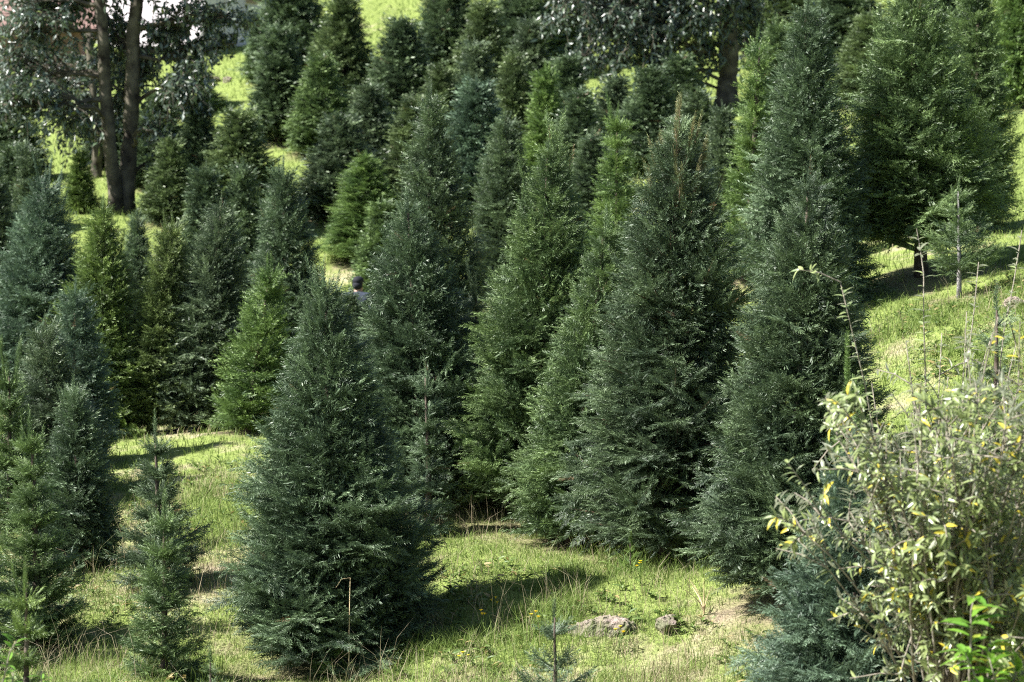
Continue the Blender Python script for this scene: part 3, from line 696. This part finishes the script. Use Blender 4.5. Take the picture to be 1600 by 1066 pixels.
# ------------------------------------------------------------------ rocks
rm,nt=newmat('weathered_rock'); n=noise(nt,9,6); n2=noise(nt,40,4)
finish(nt,mix(nt,ramp(nt,n,.35,.65),mix(nt,n2,(.17,.125,.105),(.36,.29,.26)),(.11,.12,.065)),.92,.2,bump=n2,bdist=.03)
def rock(label,px,py,d,s,seed,sink=.35):
    import bmesh
    r=np.random.default_rng(seed); bm=bmesh.new(); bmesh.ops.create_icosphere(bm,subdivisions=5,radius=1)
    v=np.array([q.co[:] for q in bm.verts]); f=np.array([[q.index for q in p_.verts] for p_ in bm.faces]); bm.free()
    for k in range(16):
        nn=unit(r.normal(0,1,3)); d_=r.uniform(.55,.85); q=v@nn; v=v-np.maximum(q-d_,0)[:,None]*nn*.9
    v*=(1+.5*(fbm(v[:,0]*2+seed,v[:,1]*2+v[:,2]*1.7,1.5,4)-.5)[:,None]+.22*(fbm(v[:,0]*9+seed,v[:,1]*9+v[:,2]*8,1.0,3)-.5)[:,None])
    v*=np.array(s); b=at(px,py,d); g=Geo(); g.add(v,f)
    o=put('rock',g.mesh('rock',rm),None,(b[0],b[1],gz(b[0],b[1])+s[2]*(1-2*sink))); o.rotation_euler[2]=seed
    tag(o,label,'rock','rocks lying on the slope')
rock('pinkish weathered rock on the grassy mound at the bottom centre',938,985,16.25,(.24,.15,.13),3,.52)
rock('small grey rock right of the pinkish one on the mound',1042,985,16.2,(.12,.1,.09),5,.5)
rock('long pale stone at the lower end of the upper sunny meadow',330,130,51,(.32,.2,.14),8)
rock('small white stone in the upper sunny meadow',356,132,50.5,(.11,.09,.1),9)
rock('pinkish stone far up between the two right-hand firs',1366,72,45,(.3,.25,.22),11)
rock('dark stone at the right edge of the grassy bank',1588,462,21,(.12,.1,.09),12)

# ------------------------------------------------------------------ house behind the broadleaf tree
def wallmat(name,a,b):
    m,nt=newmat(name); n=noise(nt,3,6); n2=noise(nt,60,3); finish(nt,mix(nt,ramp(nt,n,.35,.7),a,b),.9,.2,bump=n2,bdist=.006); return m
WALLM=wallmat('pale_plaster',(.50,.46,.49),(.64,.61,.63)); ROOFM=wallmat('roof_tile',(.16,.10,.085),(.24,.16,.14)); BRICKM=wallmat('red_brick',(.16,.095,.08),(.24,.15,.125)); DARKM=wallmat('dark_window',(.02,.022,.026),(.03,.03,.035)); WOODM=wallmat('painted_frame',(.30,.22,.16),(.36,.27,.2))
def box(g,a,b):
    (x0,y0,z0),(x1,y1,z1)=a,b
    v=[(x0,y0,z0),(x1,y0,z0),(x1,y1,z0),(x0,y1,z0),(x0,y0,z1),(x1,y0,z1),(x1,y1,z1),(x0,y1,z1)]
    f=[(0,2,1),(0,3,2),(4,5,6),(4,6,7),(0,1,5),(0,5,4),(1,2,6),(1,6,5),(2,3,7),(2,7,6),(3,0,4),(3,4,7)]
    g.add(v,f)
def house(label,px,py,d,wx,wy,h,rz,wm,wins,name='white_house'):
    b=at(px,py,d); z=min(gz(b[0],b[1]),gz(b[0]-wx*.7,b[1]+1))-.3
    t=thing(name,label,'house',(b[0],b[1],z),None,rz)
    g=Geo(); box(g,(-wx,0,0),(0,wy,h)); put('wall',g.mesh('wall',wm),t)
    g=Geo(); o=.35; ym=wy/2
    v=[(-wx-o,-o,h+.002),(o,-o,h+.002),(o,wy+o,h+.002),(-wx-o,wy+o,h+.002),(-wx-o,ym,h+.8),(o,ym,h+.8)]
    g.add(v,[(0,1,5),(0,5,4),(2,3,4),(2,4,5),(1,2,5),(3,0,4),(0,2,1),(0,3,2)]); put('roof',g.mesh('roof',ROOFM),t)
    for (x,zz,w,hh) in wins:
        g=Geo(); box(g,(x-w/2-.07,-.05,zz-.07),(x+w/2+.07,-.004,zz+hh+.07)); fr=put('window',g.mesh('window_frame',WOODM),t)
        g=Geo(); box(g,(x-w/2,-.07,zz),(x+w/2,-.052,zz+hh)); put('pane',g.mesh('pane',DARKM),fr)
    return t
house('pale plastered house half hidden behind the twin-trunk tree',424,106,57.5,2.2,6,2.5,R_(50),WALLM,[(-.5,1.1,.5,.8)])
house('low red brick shed seen through leaves at the far left',128,165,54,3.6,3,1.5,R_(8),BRICKM,[(-1.2,.55,.6,.5)],'brick_shed')

# ------------------------------------------------------------------ person between the trees
def person():
    b=at(560,640,29.5); z=gz(b[0],b[1]); top=at(552,431,29.5)[2]; H=top-z; k=H/1.68
    t=thing('person','person in dark cap and navy jacket standing among the firs, seen from behind','person',(b[0],b[1],z))
    def ell(g,c,rx,ry,rz,n=14,mm=10):
        v=[];f=[]
        for i in range(mm+1):
            a=-math.pi/2+math.pi*i/mm
            for j in range(n):
                q=2*math.pi*j/n; v.append((c[0]+rx*math.cos(a)*math.cos(q),c[1]+ry*math.cos(a)*math.sin(q),c[2]+rz*math.sin(a)))
        for i in range(mm):
            for j in range(n):
                p_=i*n+j;q_=i*n+(j+1)%n; f+=[(p_,q_,q_+n),(p_,q_+n,p_+n)]
        g.add(v,f)
    def skin(name,verts,edges,rad,mat,lv=2):
        me=bpy.data.meshes.new(name); me.from_pydata([tuple(q*k for q in v) for v in verts],edges,[]); me.materials.append(mat)
        o=put(name,me,t); md=o.modifiers.new('Skin','SKIN')
        for i,s in enumerate(me.skin_vertices[0].data):
            rr=rad[i]; s.radius=(rr[0]*k,rr[1]*k) if isinstance(rr,tuple) else (rr*k,rr*k); s.use_root=(i==0)
        md.use_smooth_shade=True
        sd=o.modifiers.new('Sub','SUBSURF'); sd.levels=sd.render_levels=lv
        return o
    sk,nt=newmat('skin'); finish(nt,(.36,.20,.13),.5,.4)
    jk,nt=newmat('navy_jacket'); n=noise(nt,12,4); finish(nt,mix(nt,n,(.018,.024,.040),(.036,.045,.068)),.85,.2)
    cp,nt=newmat('dark_cap'); finish(nt,(.012,.013,.018),.8,.2)
    tr,nt=newmat('grey_trousers'); finish(nt,(.06,.06,.07),.9,.2)
    # body: pelvis, spine, neck, head, arms with hands, legs with feet
    V=[(0,0,.90),(0,0,1.05),(0,.01,1.22),(0,.01,1.36),(0,-.0,1.44),(0,-.015,1.53),(0,-.015,1.62),
       (.17,.0,1.36),(.22,.02,1.12),(.21,-.10,.93),(.20,-.13,.86),(-.17,0,1.36),(-.22,.02,1.12),(-.21,-.10,.93),(-.20,-.13,.86),
       (.09,0,.86),(.10,-.01,.48),(.10,.03,.08),(.10,-.12,.03),(-.09,0,.86),(-.10,-.01,.48),(-.10,.03,.08),(-.10,-.12,.03)]
    E=[(0,1),(1,2),(2,3),(3,4),(4,5),(5,6),(3,7),(7,8),(8,9),(9,10),(3,11),(11,12),(12,13),(13,14),(0,15),(15,16),(16,17),(17,18),(0,19),(19,20),(20,21),(21,22)]
    Rr=[(.15,.11),(.13,.10),(.16,.11),(.13,.09),.055,(.075,.09),(.065,.08),.055,.045,.032,.03,.055,.045,.032,.03,.085,.058,.042,.035,.085,.058,.042,.035]
    skin('body',V,E,Rr,sk)
    for sx in (1,-1):
        for j in range(5):
            pass
    skin('jacket',[(0,0,.92),(0,0,1.06),(0,.01,1.22),(0,.01,1.37),(0,0,1.43),(.18,.0,1.36),(.23,.02,1.12),(.215,-.09,.95),(-.18,0,1.36),(-.23,.02,1.12),(-.215,-.09,.95)],
         [(0,1),(1,2),(2,3),(3,4),(3,5),(5,6),(6,7),(3,8),(8,9),(9,10)],[(.19,.14),(.165,.13),(.19,.135),(.155,.11),.085,.078,.064,.052,.078,.064,.052],jk)
    skin('trousers',[(0,0,.93),(.095,0,.86),(.10,-.01,.48),(.10,.03,.10),(-.095,0,.86),(-.10,-.01,.48),(-.10,.03,.10)],[(0,1),(1,2),(2,3),(0,4),(4,5),(5,6)],[(.165,.12),.10,.075,.062,.10,.075,.062],tr)
    g=Geo(); ell(g,(0,-.01*k,1.60*k),.088*k,.105*k,.075*k); c=put('cap',g.mesh('cap',cp,True),t)
    g=Geo(); ell(g,(0,-.12*k,1.585*k),.07*k,.07*k,.010*k); put('brim',g.mesh('brim',cp,True),c)
    g=Geo(); ell(g,(0,.02*k,1.53*k),.082*k,.085*k,.07*k); put('hair',g.mesh('hair',cp,True),t)
    for sx in (1,-1):
        hg=Geo()
        for j in range(5):
            a=(j-2)*.018; p0=np.array([sx*.20+a*.4,-.145,.85-.005*abs(j-2)]); p0[1]+=a
            L=(.055,.075,.08,.075,.06)[j]
            tube(hg,np.array([p0,p0+[0,-.015,-L*.55],p0+[sx*-.012,-.005,-L]])*k,np.array([.009,.008,.006])*k,6)
        put('hand',hg.mesh('hand',sk,True),t)
    t.rotation_euler[2]=R_(160)
person()

# ------------------------------------------------------------------ camera, light, sky
cam=bpy.data.cameras.new('camera'); co=bpy.data.objects.new('camera',cam); COL.objects.link(co)
co.location=EYE; co.rotation_euler=(R_(90)+PITCH,0,0)
cam.sensor_width=36; cam.lens=FPX/1600*36; cam.clip_end=2000; cam.clip_start=.1
cam.dof.use_dof=True; cam.dof.focus_distance=17.6; cam.dof.aperture_fstop=3.3
S.camera=co
SUN_EL,SUN_AZ=R_(47),R_(-104)       # azimuth from the view direction, negative = left
sv=Vector((math.sin(SUN_AZ)*math.cos(SUN_EL),math.cos(SUN_AZ)*math.cos(SUN_EL),math.sin(SUN_EL)))
sl=bpy.data.lights.new('sun','SUN'); sl.energy=5.0; sl.angle=R_(.53); sl.color=(1,.97,.92)
so=bpy.data.objects.new('sun',sl); COL.objects.link(so); so.rotation_euler=(-sv).to_track_quat('-Z','Y').to_euler(); so.location=(-30,10,40)
w=bpy.data.worlds.new('World'); S.world=w; w.use_nodes=True
nt=w.node_tree; bg=nt.nodes['Background']; sky=nt.nodes.new('ShaderNodeTexSky'); sky.sky_type='NISHITA'
sky.sun_disc=False; sky.sun_elevation=SUN_EL; sky.sun_rotation=SUN_AZ
nt.links.new(sky.outputs[0],bg.inputs[0]); bg.inputs[1].default_value=.05
S.view_settings.view_transform='Standard'; S.view_settings.look='None'; S.view_settings.exposure=1.76; S.view_settings.gamma=1
S.render.engine='CYCLES'
cy=S.cycles; cy.use_denoising=False; cy.filter_width=1.1; cy.max_bounces=5; cy.diffuse_bounces=3; cy.glossy_bounces=2; cy.transmission_bounces=3; cy.transparent_max_bounces=4
